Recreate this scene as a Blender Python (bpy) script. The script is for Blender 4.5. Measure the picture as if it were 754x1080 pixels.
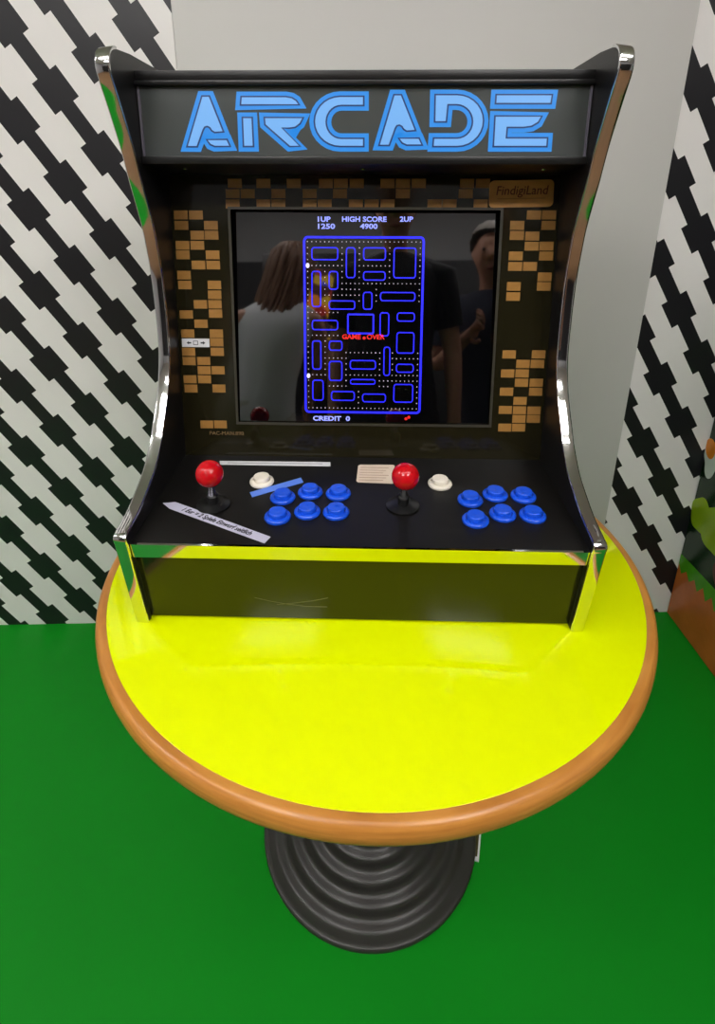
import bpy, bmesh, math, random
from mathutils import Vector, Matrix
random.seed(7)
scene = bpy.context.scene
for o in list(bpy.data.objects): bpy.data.objects.remove(o)
COL = scene.collection
sin, cos, pi = math.sin, math.cos, math.pi

# ------------------------------------------------------------------ camera
CAM_H = 1.352                      # eye height over the floor
F, PX, PY = 600.0, 377.0, 404.48   # focal length and principal point in pixels of the 754 x 1080 frame
PITCH, YAW, ROLL = 0.3611, 0.02844, -0.001337
def ray(px, py):
    """direction in the room (x right, y towards the partition, z up) seen at a pixel"""
    u, v, z = (px - PX) / F, (py - PY) / F, 1.0
    u, v = cos(ROLL) * u - sin(ROLL) * v, sin(ROLL) * u + cos(ROLL) * v
    v, z = cos(PITCH) * v + sin(PITCH) * z, -sin(PITCH) * v + cos(PITCH) * z
    return Vector((cos(YAW) * u + sin(YAW) * z, -sin(YAW) * u + cos(YAW) * z, -v))
EYE = Vector((0, 0, CAM_H))
back = -ray(PX, PY); right = ray(PX + F, PY) + back; up = -(ray(PX, PY + F) + back)
cam = bpy.data.cameras.new('camera'); camo = bpy.data.objects.new('camera', cam); COL.objects.link(camo)
cam.sensor_fit = 'VERTICAL'; cam.sensor_height = 24.0; cam.lens = 24.0 * F / 1080
cam.shift_y = (PY - 540) / 1080; cam.shift_x = (377 - PX) / 1080; cam.clip_start = 0.02
camo.matrix_world = Matrix(((right.x, up.x, back.x, 0), (right.y, up.y, back.y, 0), (right.z, up.z, back.z, CAM_H), (0, 0, 0, 1)))
scene.camera = camo

# ------------------------------------------------------------------ world and exposure
w = bpy.data.worlds.new('room_air'); scene.world = w; w.use_nodes = True
w.node_tree.nodes['Background'].inputs[0].default_value = (0.9, 0.95, 1, 1)
w.node_tree.nodes['Background'].inputs[1].default_value = 0.05
vs = scene.view_settings
vs.view_transform = 'Standard'; vs.look = 'None'; vs.gamma = 1.0; vs.use_curve_mapping = False
vs.exposure = 0.0
PANEL_LIGHT = 20.0                 # emission of the ceiling panels

# ------------------------------------------------------------------ helpers
def lin(c):
    return tuple(((x / 255) / 12.92 if x / 255 <= .04045 else ((x / 255 + .055) / 1.055) ** 2.4) for x in c)
MATS = {}
def mat(name, rgb=(128, 128, 128), rough=.5, metal=0., spec=.5, emit=0., emit_rgb=None, noise=0., nscale=8., ior=1.5, coat=0., bump=0., bscale=200.):
    if name in MATS: return MATS[name]
    m = bpy.data.materials.new(name); m.use_nodes = True
    nt = m.node_tree; b = nt.nodes['Principled BSDF']
    c = lin(rgb) + (1,)
    b.inputs['Base Color'].default_value = c; b.inputs['Roughness'].default_value = rough
    b.inputs['Metallic'].default_value = metal; b.inputs['Specular IOR Level'].default_value = spec
    b.inputs['IOR'].default_value = ior
    b.inputs['Coat Weight'].default_value = coat; b.inputs['Coat Roughness'].default_value = .05
    if emit:
        b.inputs['Emission Color'].default_value = lin(emit_rgb or rgb) + (1,); b.inputs['Emission Strength'].default_value = emit
    if noise or bump:
        tc = nt.nodes.new('ShaderNodeTexCoord')
    if noise:
        n = nt.nodes.new('ShaderNodeTexNoise'); n.inputs['Scale'].default_value = nscale; n.inputs['Detail'].default_value = 5
        mx = nt.nodes.new('ShaderNodeMix'); mx.data_type = 'RGBA'
        mx.inputs['A'].default_value = tuple(x * (1 - noise) for x in c[:3]) + (1,)
        mx.inputs['B'].default_value = tuple(min(1, x * (1 + noise)) for x in c[:3]) + (1,)
        nt.links.new(tc.outputs['Object'], n.inputs['Vector']); nt.links.new(n.outputs['Fac'], mx.inputs['Factor'])
        nt.links.new(mx.outputs['Result'], b.inputs['Base Color'])
    if bump:
        n2 = nt.nodes.new('ShaderNodeTexNoise'); n2.inputs['Scale'].default_value = bscale
        bp = nt.nodes.new('ShaderNodeBump'); bp.inputs['Strength'].default_value = bump; bp.inputs['Distance'].default_value = .001
        nt.links.new(tc.outputs['Object'], n2.inputs['Vector']); nt.links.new(n2.outputs['Fac'], bp.inputs['Height'])
        nt.links.new(bp.outputs['Normal'], b.inputs['Normal'])
    MATS[name] = m
    return m

def link(name, me, m=None, parent=None, loc=None, rot=None):
    o = bpy.data.objects.new(name, me); COL.objects.link(o)
    if m is not None:
        for k in (m if isinstance(m, (list, tuple)) else [m]): me.materials.append(k)
    if parent: o.parent = parent
    if loc: o.location = loc
    if rot: o.rotation_euler = rot
    return o
def mesh(name, verts, faces, m=None, parent=None, smooth=False, loc=None, rot=None, sharp=None):
    me = bpy.data.meshes.new(name); me.from_pydata([tuple(v) for v in verts], [], faces); me.update()
    bm = bmesh.new(); bm.from_mesh(me); bmesh.ops.recalc_face_normals(bm, faces=bm.faces[:]); bm.to_mesh(me); bm.free()
    if smooth:
        for p in me.polygons: p.use_smooth = True
        me.set_sharp_from_angle(angle=math.radians(sharp or 40))
    return link(name, me, m, parent, loc, rot)
def frombm(name, bm, m=None, parent=None, smooth=False, loc=None, rot=None, sharp=40):
    me = bpy.data.meshes.new(name); bmesh.ops.recalc_face_normals(bm, faces=bm.faces[:]); bm.to_mesh(me); bm.free()
    if smooth:
        for p in me.polygons: p.use_smooth = True
        me.set_sharp_from_angle(angle=math.radians(sharp))
    return link(name, me, m, parent, loc, rot)
def box(name, x0, x1, y0, y1, z0, z1, m, parent=None, bev=0., loc=None, rot=None):
    bm = bmesh.new(); bmesh.ops.create_cube(bm, size=1)
    for v in bm.verts:
        v.co = Vector(((x0 + x1) / 2 + v.co.x * (x1 - x0), (y0 + y1) / 2 + v.co.y * (y1 - y0), (z0 + z1) / 2 + v.co.z * (z1 - z0)))
    if bev: bmesh.ops.bevel(bm, geom=bm.edges[:], offset=bev, segments=2, affect='EDGES', profile=.5)
    return frombm(name, bm, m, parent, bool(bev), loc, rot)
def lathe(name, prof, m, parent=None, seg=48, loc=None, rot=None, smooth=True, sharp=40, cap=True):
    V, Fc = [], []
    for r, z in prof:
        for k in range(seg):
            a = 2 * pi * k / seg; V.append((r * cos(a), r * sin(a), z))
    n = len(prof)
    for i in range(n - 1):
        for k in range(seg):
            k2 = (k + 1) % seg; Fc.append((i * seg + k, i * seg + k2, (i + 1) * seg + k2, (i + 1) * seg + k))
    if cap:
        Fc.append(tuple(range(seg))); Fc.append(tuple((n - 1) * seg + k for k in range(seg)))
    return mesh(name, V, Fc, m, parent, smooth, loc, rot, sharp)
def slab(name, outline, normal, t, m, parent=None):
    """a flat outline (3D points in one plane) given thickness t along normal"""
    n = Vector(normal) * t; k = len(outline)
    V = [Vector(p) for p in outline] + [Vector(p) + n for p in outline]
    Fc = [tuple(range(k)), tuple(range(2 * k - 1, k - 1, -1))] + [(i, (i + 1) % k, k + (i + 1) % k, k + i) for i in range(k)]
    return mesh(name, V, Fc, m, parent)
def tag(o, label=None, cat=None, group=None, kind=None):
    if label: o['label'] = label
    if cat: o['category'] = cat
    if group: o['group'] = group
    if kind: o['kind'] = kind
    return o
def empty(name, loc=(0, 0, 0), rz=0., parent=None):
    o = bpy.data.objects.new(name, None); COL.objects.link(o); o.location = loc; o.rotation_euler = (0, 0, rz)
    o.empty_display_size = .1
    if parent: o.parent = parent
    return o
def catmull(P, n=6):
    P = [Vector(p) for p in P]; out = []
    for i in range(len(P) - 1):
        a, b, c, d = P[max(i - 1, 0)], P[i], P[i + 1], P[min(i + 2, len(P) - 1)]
        for k in range(n):
            t = k / n
            out.append(.5 * ((2 * b) + (c - a) * t + (2 * a - 5 * b + 4 * c - d) * t * t + (3 * b - a - 3 * c + d) * t ** 3))
    out.append(P[-1]); return out
class Plane:
    """frame of a flat face: o origin, ax across, ay up the face, n out of it"""
    def __init__(s, o, ax, ay):
        s.o, s.ax, s.ay = Vector(o), Vector(ax).normalized(), Vector(ay).normalized(); s.n = s.ax.cross(s.ay)
    def p(s, u, v, h=0.): return s.o + s.ax * u + s.ay * v + s.n * h
    def mat(s, u, v, h=0., ang=0.):
        ax = s.ax * cos(ang) + s.ay * sin(ang); ay = -s.ax * sin(ang) + s.ay * cos(ang); q = s.p(u, v, h)
        return Matrix(((ax.x, ay.x, s.n.x, q.x), (ax.y, ay.y, s.n.y, q.y), (ax.z, ay.z, s.n.z, q.z), (0, 0, 0, 1)))
def text(name, s, size, m, parent, M, width=None, depth=.0002, align='CENTER', shear=0., bold=0.):
    cu = bpy.data.curves.new(name, 'FONT'); cu.body = s; cu.size = size; cu.align_x = align; cu.align_y = 'CENTER'
    cu.extrude = depth; cu.shear = shear; cu.offset = bold; cu.resolution_u = 3
    t = bpy.data.objects.new(name, cu); COL.objects.link(t); bpy.context.view_layer.update()
    me = bpy.data.meshes.new_from_object(t.evaluated_get(bpy.context.evaluated_depsgraph_get()))
    bpy.data.objects.remove(t); bpy.data.curves.remove(cu)
    if width:
        xs = [v.co.x for v in me.vertices]; k = width / (max(xs) - min(xs))
        for v in me.vertices: v.co.x *= k
    me.name = name; me.materials.clear()
    o = link(name, me, m, parent); o.matrix_local = M
    return o

# ------------------------------------------------------------------ materials
M_floor = mat('green_vinyl', (9, 132, 25), .42, spec=.2, noise=.10, nscale=3.5)
M_white = mat('white_board', (196, 194, 190), .55, noise=.02, nscale=2)
M_core = mat('board_edge', (190, 188, 180), .6)
M_ceil = mat('ceiling_paint', (236, 236, 232), .8, noise=.02)
M_wallp = mat('room_paint', (178, 178, 180), .8, noise=.03)
M_yellow = mat('fluorescent_yellow_laminate', (214, 229, 0), .07, spec=.3)
M_black = mat('black_melamine', (17, 16, 16), .38, noise=.12, nscale=40, bump=.15, bscale=900)
M_blackgloss = mat('black_gloss_board', (18, 18, 12), .16, spec=.5)
M_cp = mat('black_control_vinyl', (16, 15, 14), .42, spec=.3, noise=.15, nscale=30, bump=.1, bscale=1200)
M_chrome = mat('chrome', (225, 225, 225), .07, metal=1.)
M_base = mat('black_cast_iron', (50, 48, 46), .36, noise=.15, nscale=25, bump=.3, bscale=500)
M_blue = mat('blue_plastic', (20, 80, 215), .28)
M_bwhite = mat('ivory_plastic', (232, 224, 208), .3)
M_red = mat('red_plastic', (192, 12, 24), .15)
M_steel = mat('steel', (190, 190, 190), .2, metal=1.)
M_blackpl = mat('black_plastic', (20, 20, 20), .35)
M_bezel = mat('dark_acrylic_bezel', (30, 27, 14), .09, spec=.4)
M_screen = mat('screen_glass', (4, 4, 5), .03, spec=.9, ior=1.7)
M_tan = mat('printed_tan', (152, 110, 56), .25, noise=.12, nscale=150)
M_marq = mat('marquee_smoked_acrylic', (66, 70, 69), .22)
M_lt1 = mat('marquee_border_blue', (10, 60, 120), .4, emit=.85, emit_rgb=(30, 138, 220))
M_lt2 = mat('marquee_outline_navy', (16, 40, 90), .4, emit=.25, emit_rgb=(20, 50, 120))
M_lt3 = mat('marquee_fill_blue', (40, 70, 110), .4, emit=.85, emit_rgb=(118, 180, 240))
M_maze = mat('screen_blue', (20, 20, 200), .4, emit=1.3, emit_rgb=(36, 36, 250))
M_txt = mat('screen_pale_blue', (120, 120, 240), .4, emit=1., emit_rgb=(150, 165, 255))
M_dot = mat('screen_dots', (180, 170, 190), .4, emit=.55, emit_rgb=(200, 190, 200))
M_pel = mat('screen_pellet', (200, 190, 220), .4, emit=.8, emit_rgb=(205, 200, 235))
M_redtxt = mat('screen_red', (200, 20, 20), .4, emit=.7, emit_rgb=(225, 40, 30))
M_paper = mat('paper_white', (214, 214, 216), .6)
M_lav = mat('paper_lavender', (186, 184, 204), .55)
M_ink = mat('ink_black', (35, 32, 38), .6)
M_inkgrey = mat('ink_grey', (120, 116, 116), .6)
M_bluest = mat('blue_sticker', (92, 132, 226), .5)
M_beige = mat('beige_card', (214, 196, 176), .55, noise=.06, nscale=60)
M_cardink = mat('card_ink', (170, 140, 118), .6)
M_plaque = mat('plaque_wood', (196, 142, 72), .35, noise=.2, nscale=45)
M_brown = mat('plaque_ink', (92, 36, 16), .5)

def wood():
    m = bpy.data.materials.new('oiled_wood'); m.use_nodes = True; nt = m.node_tree; b = nt.nodes['Principled BSDF']
    tc = nt.nodes.new('ShaderNodeTexCoord'); mp = nt.nodes.new('ShaderNodeMapping'); mp.inputs['Scale'].default_value = (6, 6, 140)
    n = nt.nodes.new('ShaderNodeTexNoise'); n.inputs['Scale'].default_value = 2.2; n.inputs['Detail'].default_value = 6; n.inputs['Distortion'].default_value = .3
    r = nt.nodes.new('ShaderNodeValToRGB')
    r.color_ramp.elements[0].position = .3; r.color_ramp.elements[0].color = lin((170, 108, 44)) + (1,)
    r.color_ramp.elements[1].position = .72; r.color_ramp.elements[1].color = lin((198, 136, 62)) + (1,)
    for a, c in ((tc.outputs['Object'], mp.inputs['Vector']), (mp.outputs['Vector'], n.inputs['Vector']), (n.outputs['Fac'], r.inputs['Fac']), (r.outputs['Color'], b.inputs['Base Color'])): nt.links.new(a, c)
    b.inputs['Roughness'].default_value = .3
    return m
M_wood = wood()

UNIT = 1.445 / 13.0404             # size unit of the printed wall pattern in metres
def pattern():
    """black and white stepped diagonal stripes, printed on the sheets"""
    m = bpy.data.materials.new('stepped_stripe_print'); m.use_nodes = True; nt = m.node_tree; b = nt.nodes['Principled BSDF']
    tc = nt.nodes.new('ShaderNodeTexCoord')
    ang = pi / 4 + .21296; la = UNIT * math.sqrt(2); ld = la * .7403
    def math_(op, a, bb=None):
        n = nt.nodes.new('ShaderNodeMath'); n.operation = op
        for i, v in enumerate((a, bb)):
            if v is None: continue
            if isinstance(v, (int, float)): n.inputs[i].default_value = v
            else: nt.links.new(v, n.inputs[i])
        return n.outputs[0]
    def dot(vx, vz):
        n = nt.nodes.new('ShaderNodeVectorMath'); n.operation = 'DOT_PRODUCT'
        nt.links.new(tc.outputs['Object'], n.inputs[0]); n.inputs[1].default_value = (vx, 0, vz); return n.outputs['Value']
    u = dot(cos(ang) / la, -sin(ang) / la); v = dot(sin(ang) / ld, cos(ang) / ld)
    fu = math_('ABSOLUTE', math_('SUBTRACT', u, math_('ROUND', u))); fv = math_('ABSOLUTE', math_('SUBTRACT', v, math_('ROUND', v)))
    th = math_('MULTIPLY_ADD', math_('LESS_THAN', fu, .2385), .146)
    nt.nodes[-1].inputs[2].default_value = .158
    blk = math_('LESS_THAN', fv, th)
    mx = nt.nodes.new('ShaderNodeMix'); mx.data_type = 'RGBA'
    mx.inputs['A'].default_value = lin((230, 226, 224)) + (1,); mx.inputs['B'].default_value = lin((26, 25, 29)) + (1,)
    nt.links.new(blk, mx.inputs['Factor']); nt.links.new(mx.outputs['Result'], b.inputs['Base Color'])
    b.inputs['Roughness'].default_value = .38
    return m
M_pat = pattern()

# ------------------------------------------------------------------ the room
YW = 1.445                         # face of the partition
tag(box('floor', -2.4, 1.6, -.36, 1.60, -.05, 0, M_floor), 'green vinyl floor under the table', kind='structure')
M_parq = mat('brown_parquet', (132, 100, 70), .4, noise=.25, nscale=5)
bm = bmesh.new()
for x0, x1, y0, y1 in ((-3, 3.2, -3.2, -.36), (-3, 3.2, 1.60, 4.5), (-3, -2.4, -.36, 1.60), (1.6, 3.2, -.36, 1.60)):
    r_ = bmesh.ops.create_cube(bm, size=1)
    for v in r_['verts']: v.co = Vector(((x0 + x1) / 2 + v.co.x * (x1 - x0), (y0 + y1) / 2 + v.co.y * (y1 - y0), -.027 + v.co.z * .05))
tag(frombm('floor_surround', bm, M_parq), 'brown floor around the green vinyl', kind='structure')
tag(box('ceiling', -3, 3.2, -3.2, 4.5, 2.75, 2.8, M_ceil), 'white ceiling', kind='structure')
tag(box('wall_left', -3.05, -3, -3.2, 4.5, 0, 2.75, M_wallp), 'pale room wall', kind='structure')
tag(box('wall_right', 3.2, 3.25, -3.2, 4.5, 0, 2.75, M_wallp), 'pale room wall', kind='structure')
tag(box('wall_rear', -3, 3.2, -3.25, -3.2, 0, 2.75, M_wallp), 'pale room wall behind the viewer', kind='structure')
tag(box('wall_far', -3, 3.2, 4.5, 4.55, 0, 2.75, M_wallp), 'pale room wall beyond the partition', kind='structure')
tag(box('added_backdrop', -3, 3.2, -3.2, -3.17, 0, 2.2, mat('dark_backdrop', (30, 28, 30), .5, noise=.2)), 'unseen dark backdrop added on the wall behind the viewer', kind='structure')  # added dark sheet, keeps the lower part of the screen reflection dark
part = tag(box('wall_back', -2.2, 1.12, YW + .004, YW + .05, 0, 1.86, M_core), 'partition wall covered in black and white stepped stripes with a plain white board', kind='structure')
ORG = Vector((-6.6339 * UNIT, YW, CAM_H + .91257 * UNIT))
ORG2 = ORG + Vector((14.6393 * UNIT, 0, -4.0328 * UNIT))
def sheet(x0, x1, org, label):
    s = box('patterned_sheet', x0 - org.x, x1 - org.x, 0, .004, .0 - org.z, 1.86 - org.z, M_pat, part, loc=org)
    s['label'] = label
sheet(-2.2, -.3625, ORG, 'patterned sheet left of the white board')
sheet(.79, 1.12, ORG2, 'patterned sheet right of the white board')
box('white_board', -.3605, .791, YW - .006, YW + .004, .0, 1.86, M_white, part, bev=.0015)['label'] = 'plain white wall board'
def ceiling_panel(x, y, sx, sy, strength, label):
    e = tag(empty('ceiling_light', (x, y, 2.75)), label, 'lamp', 'ceiling panel lights')
    bm = bmesh.new()
    def rim(a0, a1, b0, b1):
        r = bmesh.ops.create_cube(bm, size=1)
        for v in r['verts']: v.co = Vector(((a0 + a1) / 2 + v.co.x * (a1 - a0), (b0 + b1) / 2 + v.co.y * (b1 - b0), -.02 + v.co.z * .04))
    rim(-sx / 2 - .03, -sx / 2, -sy / 2 - .03, sy / 2 + .03); rim(sx / 2, sx / 2 + .03, -sy / 2 - .03, sy / 2 + .03)
    rim(-sx / 2, sx / 2, -sy / 2 - .03, -sy / 2); rim(-sx / 2, sx / 2, sy / 2, sy / 2 + .03)
    frombm('lamp_frame', bm, M_core, e)
    box('diffuser', -sx / 2, sx / 2, -sy / 2, sy / 2, -.085, -.015, mat('lamp_diffuser_%g' % strength, (250, 250, 245), .5, emit=strength, emit_rgb=(255, 252, 250)), e)
for px_, py_, sx_, k_, lb in ((-1.10, -.30, .8, .75, 'left one of three ceiling panels above the viewer'), (.0, -.30, .8, .50, 'middle one of three ceiling panels above the viewer'), (1.05, -.30, .8, .70, 'right one of three ceiling panels above the viewer'),
                               (-2.3, .3, .8, 1.3, 'ceiling panel at the left side of the room'), (-1.1, -1.35, .8, 1.8, 'left one of two unseen fill light panels added behind the viewer'), (1.0, -1.35, .8, 2.2, 'right one of two unseen fill light panels added behind the viewer'), (0.1, 3.4, .8, 1.4, 'ceiling panel beyond the partition')):  # rear pair is added fill, placed to light the lower partition evenly
    ceiling_panel(px_, py_, sx_, .30, PANEL_LIGHT * k_, lb)

# ------------------------------------------------------------------ printed board on the right
PXW = 1.05
board = tag(empty('printed_board', (PXW, YW - .62, 0)), 'glossy printed board of cartoon bushes, grass and brown soil at the right', 'board')
BL = board.location
def bp(px, py, h=0.):              # pixel to the face of the board, in the board's own coordinates
    r = ray(px, py); t = (PXW - h) / r.x; q = EYE + r * t; return q - BL
box('board_panel', 0, .03, -.62, .615, .003, 1.55, mat('board_dark_leaf_print', (14, 44, 16), .22, noise=.6, nscale=9), board)
def art(name, pts, h, rgb, noise=.15, ns=20):
    q = [Vector((-h, p[0], p[1])) for p in pts]
    return slab(name, q, (1, 0, 0), h, mat('print_' + name + '%d%d%d' % rgb, rgb, .25, noise=noise, nscale=ns), board)
Y0, Y1 = .615, -.62
# soil, jagged grass, bushes: heights read off the photograph where the board meets the partition
gr = []; n = 60
for k in range(n + 1):
    t = k / n; gr.append((Y0 + (Y1 - Y0) * t, .232 + .006 * sin(t * 9)))
art('soil', [(Y0, .004), (Y1, .004)] + [(y, z - .02) for y, z in reversed(gr)], .0006, (196, 104, 46), .35, 12)
teeth = [(y, z - (.058 if k % 2 else .030) - .010 * random.random()) for k, (y, z) in enumerate(gr)]
art('grass', gr + teeth[::-1], .0010, (74, 150, 24), .3, 14)
def blob(y, z, r, squash=1., k=9, amp=.12):
    return [(y + r * cos(a) * (1 + amp * sin(a * k)), z + r * squash * sin(a) * (1 + amp * sin(a * k))) for a in [2 * pi * i / 60 for i in range(60)]]
for i, (y, z, r, sq, c) in enumerate(((.575, .400, .045, 1.2, (140, 170, 22)), (.500, .395, .070, 1.0, (140, 170, 22)), (.36, .38, .10, .9, (110, 156, 24)), (.12, .42, .15, .8, (120, 160, 22)), (-.2, .45, .17, .8, (96, 146, 22)), (-.48, .4, .12, .9, (130, 164, 24)))):
    art('bush', blob(y, z, r, sq, 5, .05), .0007 + .00002 * i, c, .2, 10)
for i in range(4): art('stone', blob(.40 - .24 * i, .29, .075, .75, 3, .04), .0011, (92, 52, 48), .4, 10)
for i in range(60):
    y = random.uniform(-.58, .58); z = random.uniform(.70, 1.5)
    if i < 20: y = random.uniform(.42, .60); z = random.uniform(.66, .95)
    art('leaf', blob(y, z, random.uniform(.010, .022), 1.4, 2, .2), .0009 + .000004 * i, random.choice(((70, 130, 22), (48, 104, 20), (92, 150, 30))), .2, 30)
art('flower', blob(.585, .575, .034, 1.4, 3, .2), .0014, (214, 222, 214), .1, 20)
art('flower', blob(.600, .605, .022, 1.3, 2, .1), .0015, (226, 134, 40), .1, 20)

# ------------------------------------------------------------------ round table
TH = .7176
TC = Vector((.0525, .837))
RT, RW = .4375, .0175
table = tag(empty('round_table', (TC.x, TC.y, 0)), 'round pedestal table with bright yellow top and wooden edge', 'table')
lathe('table_top', [(0, TH - .03), (RT, TH - .03), (RT, TH - .0003), (RT - .0004, TH), (0, TH)], M_yellow, table, 160, cap=False)
pr = []
for k in range(13):                # bullnose section of the solid wood edge
    a = pi / 2 - pi * k / 12
    pr.append((RT + RW - .0125 + .0125 * cos(a) ** .8 if cos(a) > 1e-6 else RT + RW - .0125, TH - .0175 + .0178 * sin(a)))
lathe('wood_edge', [(RT + .0002, TH - .035), (RT + .0002, TH)] + [(r, z) for r, z in pr] + [(RT + .0002, TH - .035)], M_wood, table, 160, cap=False)
lathe('column', [(.04, .05), (.038, .2), (.038, TH - .05), (.16, TH - .045), (.16, TH - .03)], M_base, table, 40)
bpf = [(.2300, 0), (.2312, .005), (.2300, .0095), (.2270, .0115), (.2200, .0118), (.2100, .0116)]
for k in range(1, 61):             # flat rim, then soft concentric ridges that climb to the column
    r_ = .2080 - .160 * k / 60; t_ = (.2080 - r_) / .0355
    z = .0116 + .0085 * t_ + .0078 * (1 - cos(2 * pi * t_)) / 2
    bpf.append((r_, z))
bpf += [(.048, z + .004), (.042, z + .02), (0, z + .02)]
lathe('base', bpf, M_base, table, 96, smooth=True, sharp=60, cap=False)

# ------------------------------------------------------------------ arcade cabinet
PHI = -.05457
CX0 = -.0162
ex, ey = Vector((cos(PHI), sin(PHI), 0)), Vector((-sin(PHI), cos(PHI), 0))
cab = tag(empty('arcade_cabinet', ex * CX0 + ey * .80 + Vector((0, 0, TH + .0006)), PHI), 'black tabletop arcade machine with chrome edges and a blue lit marquee', 'arcade machine')
OC = cab.location.copy()
def loc(P): d = P - OC; return Vector((d.dot(ex), d.dot(ey), d.z))
EYE_L = loc(EYE)
def hit(px, py, pl, h=0.):         # pixel to a face of the cabinet, in cabinet coordinates
    r = ray(px, py); d = Vector((r.dot(ex), r.dot(ey), r.z)); t = (pl.o + pl.n * h - EYE_L).dot(pl.n) / d.dot(pl.n); return EYE_L + d * t
def uv(px, py, pl, h=0.): q = hit(px, py, pl, h) - pl.o; return q.dot(pl.ax), q.dot(pl.ay)
HW, ST = .33, .018                 # half width, board thickness
HI = HW - ST
front = [(-.1385, 0), (-.1625, .157), (-.1642, .1640), (-.1610, .1685), (-.153, .1700), (-.1145, .1765), (-.078, .1885), (-.040, .2050), (-.006, .231), (.0125, .2515), (.0515, .299),
         (.074, .348), (.0815, .395), (.0845, .440), (.084, .481), (.079, .520), (.071, .557), (.047, .619), (.033, .660), (.012, .705), (-.005, .738), (-.0090, .752), (-.0055, .765), (.004, .7725), (.018, .7755)]
fr = [Vector((front[0][0], 0, front[0][1]))] + [Vector((p.x, 0, p.z)) for p in catmull([(a, 0, b) for a, b in front[1:]], 5)]
fr = [(p.x, p.z) for p in fr]
side_poly = fr + [(.06, .777), (.20, .772), (.285, .760), (.30, .745), (.30, 0)]
for s in (-1, 1):
    k = len(side_poly); V = []
    xa, xb = s * HI, s * HW
    V = [(xa, a, b) for a, b in side_poly] + [(xb, a, b) for a, b in side_poly]
    Fc = [tuple(range(k)), tuple(range(2 * k - 1, k - 1, -1))] + [(i, (i + 1) % k, k + (i + 1) % k, k + i) for i in range(k)]
    sp = mesh('side_panel', V, Fc, M_black, cab)
    # chrome strip along the front edge: slightly domed band
    V, Fc = [], []
    n = len(fr); sec = [(0, -.0002), (0, .0026), (.04, .0034), (.10, .0036), (.90, .0020), (.96, .0017), (1, .0010), (1, -.0002)]
    xi, xo = s * (HI - .0003), s * (HW + .0003)
    for i, (a, b) in enumerate(fr):
        a0, b0 = fr[max(i - 1, 0)]; a1, b1 = fr[min(i + 1, n - 1)]
        t = Vector((a1 - a0, b1 - b0)).normalized(); nn = Vector((-t.y, t.x))
        for f, h in sec: V.append((xi + (xo - xi) * f, a + nn.x * h, max(b + nn.y * h, .0004)))
    m_ = len(sec)
    for i in range(n - 1):
        for j in range(m_ - 1): Fc.append((i * m_ + j, i * m_ + j + 1, (i + 1) * m_ + j + 1, (i + 1) * m_ + j))
    Fc += [tuple(range(m_)), tuple((n - 1) * m_ + j for j in range(m_))]
    mesh('edge_trim', V, Fc, M_chrome, sp, smooth=True, sharp=50)['label'] = 'chrome strip along the curved front edge'
box('back_panel', -HI, HI, .286, .298, .005, .76, M_black, cab)
box('bottom_board', -HI, HI, -.12, .286, .004, .02, M_black, cab)
# top board (its front edge shows above the marquee)
box('top_board', -HI, HI, .066, .286, .7465, .7585, M_black, cab, bev=.001)
# control panel, chrome strip and kick panel
CP = Plane((0, -.1530, .1530), (1, 0, 0), (0, .2440, .0045))
BZ = Plane((0, .0925, .1625), (1, 0, 0), (0, .0700, .4560))
cpl = CP.p(0, 0).y
V = [CP.p(-HI, -.004), CP.p(HI, -.004), CP.p(HI, .247), CP.p(-HI, .247)]
cp = slab('control_panel', V, -CP.n, .014, M_cp, cab)
f0, f1 = CP.p(0, -.004), CP.p(0, -.004, -.023)
slab('front_trim', [(-HI + .001, -.1600, .1535), (HI - .001, -.1600, .1535), (HI - .001, -.1562, .1300), (-HI + .001, -.1562, .1300)], (0, .987, .16), .0035, M_chrome, cab)['label'] = 'chrome strip below the control panel'
fp = slab('front_panel', [(-HI, -.1290, .0035), (HI, -.1290, .0035), (HI, -.1470, .1285), (-HI, -.1470, .1285)], (0, 1, .14), .012, M_blackgloss, cab)
KP = Plane((0, -.1290, .0035), (1, 0, 0), (0, -.0180, .1250))
for pts in (((268, 630), (285, 634), (303, 637), (322, 639.5), (345, 640)), ((292, 637.5), (310, 636), (330, 633.5), (346, 630.5))):
    q_ = [uv(a, b, KP) for a, b in pts]
    slab('scratch', [KP.p(a, b + .0005, .0003) for a, b in q_] + [KP.p(a, b - .0003, .0003) for a, b in q_[::-1]], -KP.n, .0002, mat('scratch_pale', (112, 110, 60), .4), fp)
# marquee
MQ = Plane((0, .0615, .6460), (1, 0, 0), (0, .0085, .0990))
mq = slab('marquee', [MQ.p(-HI, 0), MQ.p(HI, 0), MQ.p(HI, .0995), MQ.p(-HI, .0995)], -MQ.n, .004, M_marq, cab)
mq['label'] = 'smoked marquee panel with lit blue lettering'
box('marquee_retainer', -HI, HI, .0540, .0640, .6395, .6500, M_blackpl, cab, bev=.001)
box('marquee_retainer', -HI, HI, .0610, .0690, .7400, .7460, M_blackpl, cab, bev=.001)
for s in (-1, 1):
    box('corner_bead', s * (HI - .0030) - .0015, s * (HI - .0030) + .0015, -.0012, .0012, .0, .0940, mat('bead_grey', (96, 92, 104), .3), mq, loc=MQ.p(0, .003, .0012), rot=(-math.atan2(.0085, .0990), 0, 0))
slab('speaker_board', [(-HI, .064, .6395), (HI, .064, .6395), (HI, .172, .6230), (-HI, .172, .6230)], (0, 0, 1), .008, M_black, cab)
for x_ in (-.265, 0, .265):
    lathe('screw', [(.0, -.0015), (.003, -.0012), (.0036, 0), (0, .0)], M_steel, cab, 16, cap=False, loc=(x_, .100, .6335))
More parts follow.
